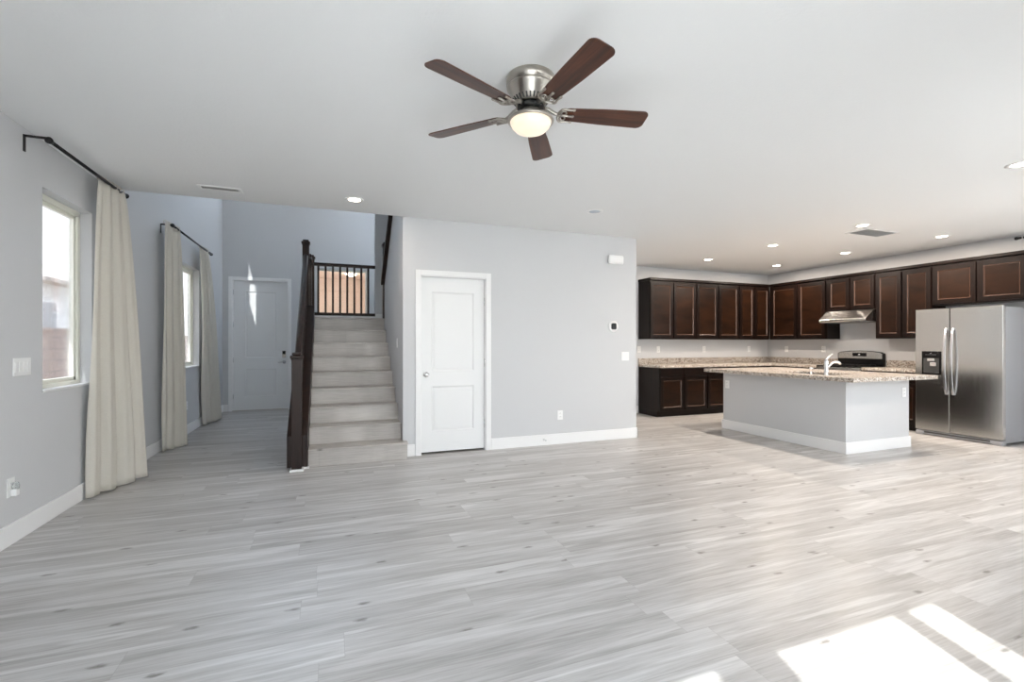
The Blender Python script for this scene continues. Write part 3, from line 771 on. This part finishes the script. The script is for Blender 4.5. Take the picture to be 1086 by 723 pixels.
def base(x, y, rz, wd, cols, label, depth=.605):
    t = empty('base_cabinet', (x, y, 0), rz); tag(t, label, 'kitchen cabinet')
    boxes((0, 0, .10, wd, depth, .865), (0, .07, 0, wd, depth, .10), bev=.001).build('cabinet_body', M['cab'], t)
    for a, b in cols:
        drawer(t, a+.010, b-.010, .715, .852); cab_door(t, a+.010, b-.010, .115, .700, fr=.055)
    return t
base(5.36, 6.81, 0, 1.05, [(0, .525), (.525, 1.05)], 'dark two-door base cabinet at the left end of the back counter')
base(6.412, 6.81, 0, .98, [(0, .49), (.49, .98)], 'dark two-door base cabinet in the middle of the back counter')
base(7.394, 6.81, 0, .60, [(0, .58)], 'dark base cabinet on the back wall beside the corner')
base(8.00, 6.805, RZ, .895, [(.30, .895)], 'dark base cabinet on the range wall left of the range')
base(8.00, 5.115, RZ, .785, [(0, .39), (.39, .785)], 'dark base cabinet between range and refrigerator')
# countertops
CT0, CT1 = .866, .908
t = empty('countertop', (5.35, 6.78, CT0)); tag(t, 'L-shaped speckled beige granite countertop along back and range walls', 'countertop')
MB().prism([(0, 0), (2.62, 0), (2.62, -.885), (3.257, -.885), (3.257, .637), (0, .637)], 'z', 0, CT1-CT0, bev=.004).build('slab', M['granite'], t)
boxes((0, .617, CT1-CT0, 3.257, .637, 1.02-CT0), (3.237, -.885, CT1-CT0, 3.257, .616, 1.02-CT0)).build('backsplash', M['granite'], t)
t = empty('countertop', (7.97, 5.115, CT0), RZ); tag(t, 'short granite countertop between the range and the refrigerator', 'countertop')
boxes((0, 0, 0, .785, .637, CT1-CT0), bev=.004).build('slab', M['granite'], t)
boxes((0, .617, CT1-CT0, .785, .637, 1.02-CT0)).build('backsplash', M['granite'], t)

# island
t = empty('kitchen_island', (XI, YI, 0)); tag(t, 'large white-painted kitchen island base with white baseboard', 'kitchen island')
iw, il = 1.16, 1.85
boxes((0, 0, 0, iw, .10, .859), (0, .10, 0, .10, il, .859), (.10, il-.10, 0, iw, il, .859)).build('half_wall', M['wall'], t)
boxes((-BT, -BT, 0, iw+BT, 0, BH), (-BT, 0, 0, 0, il+BT, BH), (iw, 0, 0, iw+BT, .10, BH), (0, il, 0, iw, il+BT, BH), bev=.003).build('baseboard', M['trim'], t)
cb = boxes((.55, .101, .10, iw-.02, il-.101, .859), (.55, .101, 0, iw-.09, il-.101, .10)).build('cabinet_body', M['cab'], t)
SX0, SX1, SY0, SY1 = 5.76, 6.22, 4.05, 4.80
t = empty('island_countertop', (5.40, 3.55, .86)); tag(t, 'thick speckled granite slab overhanging the kitchen island', 'countertop')
a, b, c_, d = SX0-5.40, SX1-5.40, SY0-3.55, SY1-3.55; L_, W_ = 2.25, 1.53
mb = MB(); T_ = .045
mb.box(0, 0, 0, W_, c_, T_); mb.box(0, d, 0, W_, L_, T_); mb.box(0, c_, 0, a, d, T_); mb.box(b, c_, 0, W_, d, T_)
mb.build('slab', M['granite'], t)
t = empty('kitchen_sink', (SX0, SY0, .86)); tag(t, 'stainless undermount sink set into the island countertop', 'sink')
w_, l_ = SX1-SX0, SY1-SY0
boxes((.001, .001, -.20, w_-.001, l_-.001, -.19), (.001, .001, -.19, .012, l_-.001, .03), (w_-.012, .001, -.19, w_-.001, l_-.001, .03), (.012, .001, -.19, w_-.012, .012, .03), (.012, l_-.012, -.19, w_-.012, l_-.001, .03)).build('basin', M['steel'], t)
# faucet and soap dispenser
t = empty('faucet', (5.605, 4.005, .905)); tag(t, 'white-chrome kitchen faucet with curved spout on the island', 'faucet')
MB().lathe([(0, 0), (.030, 0), (.030, .006), (.022, .012), (.021, .09), (.023, .13), (.022, .175), (.016, .195), (0, .20)], seg=20).build('faucet_body', M['white_chrome'] if 'white_chrome' in M else M['chrome'], t)
sp = [(.015+.0, .0, .085), (.045, .0, .125), (.085, .0, .158), (.125, .0, .168), (.160, .0, .158), (.178, .0, .135)]
Mz = Matrix.Rotation(math.radians(-18), 4, 'Z')
MB().tube([Mz @ Vector(p) for p in sp], [.013, .013, .013, .014, .016, .016], 12).build('spout', M['chrome'], t)
MB().tube([Mz @ Vector(p) for p in [(0, 0, .185), (.02, 0, .215), (.050, 0, .240), (.075, 0, .252)]], [.014, .011, .008, .006], 10).build('handle', M['chrome'], t)
t = empty('soap_dispenser', (5.605, 4.20, .905)); tag(t, 'short white soap dispenser pump left of the island faucet', 'soap dispenser')
MB().lathe([(0, 0), (.022, 0), (.022, .005), (.013, .010), (.012, .055), (.018, .060), (.019, .085), (.010, .092), (0, .092)], seg=16).build('pump', M['chrome'], t)
MB().tube([(0, 0, .078), (.03, 0, .080), (.055, 0, .072)], [.008, .007, .006], 8).build('nozzle', M['chrome'], t)

# range hood
t = empty('range_hood', (8.28, 5.885, 1.66), RZ); tag(t, 'stainless steel under-cabinet range hood with sloping front', 'range hood')
MB().prism([(.327, .197), (.327, .03), (.32, .0), (-.22, .0), (-.235, .015), (-.235, .045), (-.225, .055), (-.03, .197)], 'x', .004, .786, bev=.004).build('hood_shell', M['steel'], t)
boxes((.02, -.21, -.006, .77, .30, .002)).build('filter', M['grey'], t)
for k in range(4): MB().box(.54+k*.05, -.003, -.008, .57+k*.05, .002, .008, M=Matrix.Translation((0, -.148, .090)) @ Matrix.Rotation(-1.14, 4, 'X')).build('button', M['black'], t)

# range
t = empty('gas_range', (8.00, 5.888, 0), RZ); tag(t, 'stainless and black gas range with curved backguard between the counters', 'range'); rw = .762
boxes((.002, .02, .08, rw, .60, .895), bev=.003).build('range_body', M['black'], t)
boxes((.004, -.03, .20, rw-.002, .019, .74), bev=.006).build('oven_door', M['steel'], t)
boxes((.004, -.025, .04, rw-.002, .019, .19), bev=.006).build('drawer', M['steel'], t)
MB().tube([(.06, -.03, .69), (.06, -.065, .69), (rw-.06, -.065, .69), (rw-.06, -.03, .69)], .011, 10).build('handle', M['chrome'], t)
boxes((.12, -.033, .32, rw-.12, -.029, .60)).build('oven_window', M['black'], t)
boxes((.004, -.02, .75, rw-.002, .019, .895), bev=.004).build('control_panel', M['steel'], t)
for k in range(5): MB().lathe([(0, 0), (.022, 0), (.020, .028), (0, .03)], seg=16, M=Matrix.Translation((.09+k*.145, -.02, .825)) @ RX).build('knob', M['black'], t)
boxes((.002, -.01, .896, rw, .575, .916), bev=.004).build('cooktop', M['black'], t)
for cx in (.19, .385, .58):
    mb = MB()
    for dx in (-.075, 0, .075): mb.box(cx+dx-.005, .03, .925, cx+dx+.005, .52, .940)
    for yy in (.03, .15, .275, .40, .51): mb.box(cx-.085, yy-.005, .925, cx+.085, yy+.005, .940)
    for yy in (.05, .50):
        for dx in (-.075, .075): mb.box(cx+dx-.006, yy-.006, .916, cx+dx+.006, yy+.006, .926)
    mb.build('grate', M['blackm'], t)
for cx, cy in ((.19, .14), (.19, .41), (.58, .14), (.58, .41), (.385, .275)): MB().lathe([(0, .916), (.045, .916), (.045, .922), (.032, .926), (.030, .932), (0, .933)], cx=cx, cy=cy, seg=20).build('burner', M['blackm'], t)
bgp = [(0.004, .90), (.004, 1.125), (.05, 1.150), (.20, 1.168), (.38, 1.174), (.56, 1.168), (.71, 1.150), (.758, 1.125), (.758, .90)]
MB().prism(bgp, 'y', .535, .600, bev=.006).build('backguard', M['black'], t)
fp = [(.020, 1.035), (.020, 1.118), (.05, 1.140), (.20, 1.158), (.38, 1.164), (.56, 1.158), (.71, 1.140), (.742, 1.118), (.742, 1.035)]
bf = MB().prism(fp, 'y', .527, .536, bev=.003).build('control_fascia', M['steel'], t)
boxes((.27, .5245, 1.075, .50, .5275, 1.135), bev=.001).build('display', M['black'], t)
boxes((.365, .5238, 1.100, .395, .5246, 1.112)).build('clock_digits', M['plate'], t)

# refrigerator
fw, fh, dp = .955, 1.775, .73
t = empty('refrigerator', (7.873, 4.308, 0), RZ); tag(t, 'side-by-side stainless steel refrigerator with water dispenser', 'refrigerator')
boxes((.004, .075, .03, fw-.004, dp, fh-.015), bev=.004).build('case', M['greymetal'], t)
sx_ = .405
for a, b in ((0, sx_-.003), (sx_+.003, fw)): boxes((a, 0, .075, b, .068, fh), bev=.007).build('fridge_door', M['steel'], t)
boxes((.004, .012, .012, fw-.004, .09, .062), bev=.003).build('kick_grille', M['greymetal'], t)
boxes((.10, .010, .030, fw-.13, .0125, .052)).build('grille_slots', M['slot'], t)
for xx in (.05, fw-.06): boxes((xx-.045, -.005, .0, xx+.045, .06, .05), bev=.006).build('roller_cover', M['greymetal'], t)
boxes((.10, .10, 0, .16, .6, .03), (fw-.16, .10, 0, fw-.1, .6, .03)).build('roller', M['slot'], t)
for xx in (sx_-.032, sx_+.045):
    zs = [.60+(1.50-.60)*q/14 for q in range(15)]
    mb = MB(); pts = [(xx, -.010-.050*math.sin(PI*min(1, max(0, (z-.60)/.90)))**.6, z) for z in zs]
    b_ = bmesh.new(); rings = []
    for p in pts: rings.append([b_.verts.new((p[0]+dx, p[1]+dy, p[2])) for dx, dy in ((-.014, 0), (-.011, -.011), (.011, -.011), (.014, 0), (.011, .009), (-.011, .009))])
    for A, B in zip(rings, rings[1:]):
        for i in range(6): f = b_.faces.new((A[i], A[(i+1) % 6], B[(i+1) % 6], B[i]))
    b_.faces.new(rings[0]); b_.faces.new(rings[-1][::-1]); bmesh.ops.recalc_face_normals(b_, faces=b_.faces[:]); mb.b = b_
    mb.box(xx-.013, -.02, .595, xx+.013, 0, .625, bev=.003); mb.box(xx-.013, -.02, 1.475, xx+.013, 0, 1.505, bev=.003)
    mb.build('door_handle', M['satin'], t)
dsp = boxes((.083, -.008, .86, .312, .002, 1.185), bev=.004).build('dispenser', M['black'], t)
boxes((.105, -.0085, .88, .29, -.0075, 1.09)).build('dispenser_recess', M['slot'], dsp)
boxes((.155, -.022, 1.045, .245, -.008, 1.085), bev=.006).build('water_spout', M['chrome'], dsp)
boxes((.185, -.020, .975, .260, -.008, 1.030), bev=.006).build('paddle', M['chrome'], dsp)
mb = boxes(*[(.130+k*.022, -.0088, 1.135, .142+k*.022, -.0079, 1.139) for k in range(6)])
mb.box(.183, -.0088, 1.148, .189, -.0079, 1.160); mb.box(.194, -.0088, 1.152, .200, -.0079, 1.164)
mb.build('dispenser_icons', M['greymetal'], dsp)
boxes((.735, -.0015, 1.712, .835, .0005, 1.722)).build('badge', M['chrome'], t)

# ---------------------------------------------------------------- outdoors
struct('ground', boxes((-60, -40, -.25, 60, 60, -.12)), M['ground'])
struct('patio', boxes((-3, -6, -.13, 11, YB-.14, -.03)), mat('patio_concrete', (.55, .54, .52), .9, bump=.2, bscale=30))
t = tag(boxes((-4.75, -4, -.12, -4.6, 30, 1.52), (-4.78, -4, 1.52, -4.57, 30, 1.57)).build('garden_wall', M['block']), 'pinkish block garden wall outside the left window', 'garden wall')
t = empty('neighbor_house', (-12, 21, -.12)); tag(t, 'neighboring stucco house with pale tile roof seen through the left window', 'house')
boxes((-3.5, -5, 0, 3.0, 8, 3.5)).build('house_wall', M['white_stucco'], t)
MB().prism([(-4.0, 3.45), (3.5, 3.45), (3.5, 3.58), (-.2, 5.0), (-4.0, 3.58)], 'y', -5.5, 8.5).build('roof', M['tile'], t)
f = boxes((2.98, -1.6, 1.3, 3.04, .2, 2.9)).build('window', M['trim'], t)
boxes((3.03, -1.52, 1.38, 3.05, .12, 2.82)).build('pane', M['greymetal'], f)
struct('added_sun_shade', boxes((XL-.15-.34, 3.0, 2.75, XL-.15, YF, 2.87)), M['white_stucco'])  # unseen overhang added to keep window sun off the floor
# covered porch beyond the landing window
t = struct('porch', boxes((-2.4, 13.2, -.12, 3.2, 13.35, 3.2), (1.6, YF+.15, -.12, 1.75, 13.2, 3.2), (-2.4, YF+.15, 3.0, 3.2, 13.35, 3.15)), M['porch'])
pl = empty('porch_light', (.45, 12.2, 3.0)); tag(pl, 'lit flush porch ceiling light seen through the landing balusters', 'porch light')
MB().lathe([(0, -.05), (.11, -.045), (.13, -.02), (.13, -.001), (0, -.001)], seg=24).build('lens', M['bulb'], pl)
l = bpy.data.lights.new('porch_lamp', 'POINT'); l.energy = 2.6; l.color = (1, .88, .78); l.shadow_soft_size = .12
o = bpy.data.objects.new('porch_lamp', l); C.objects.link(o); o.parent = pl; o.location = (0, 0, -.25)
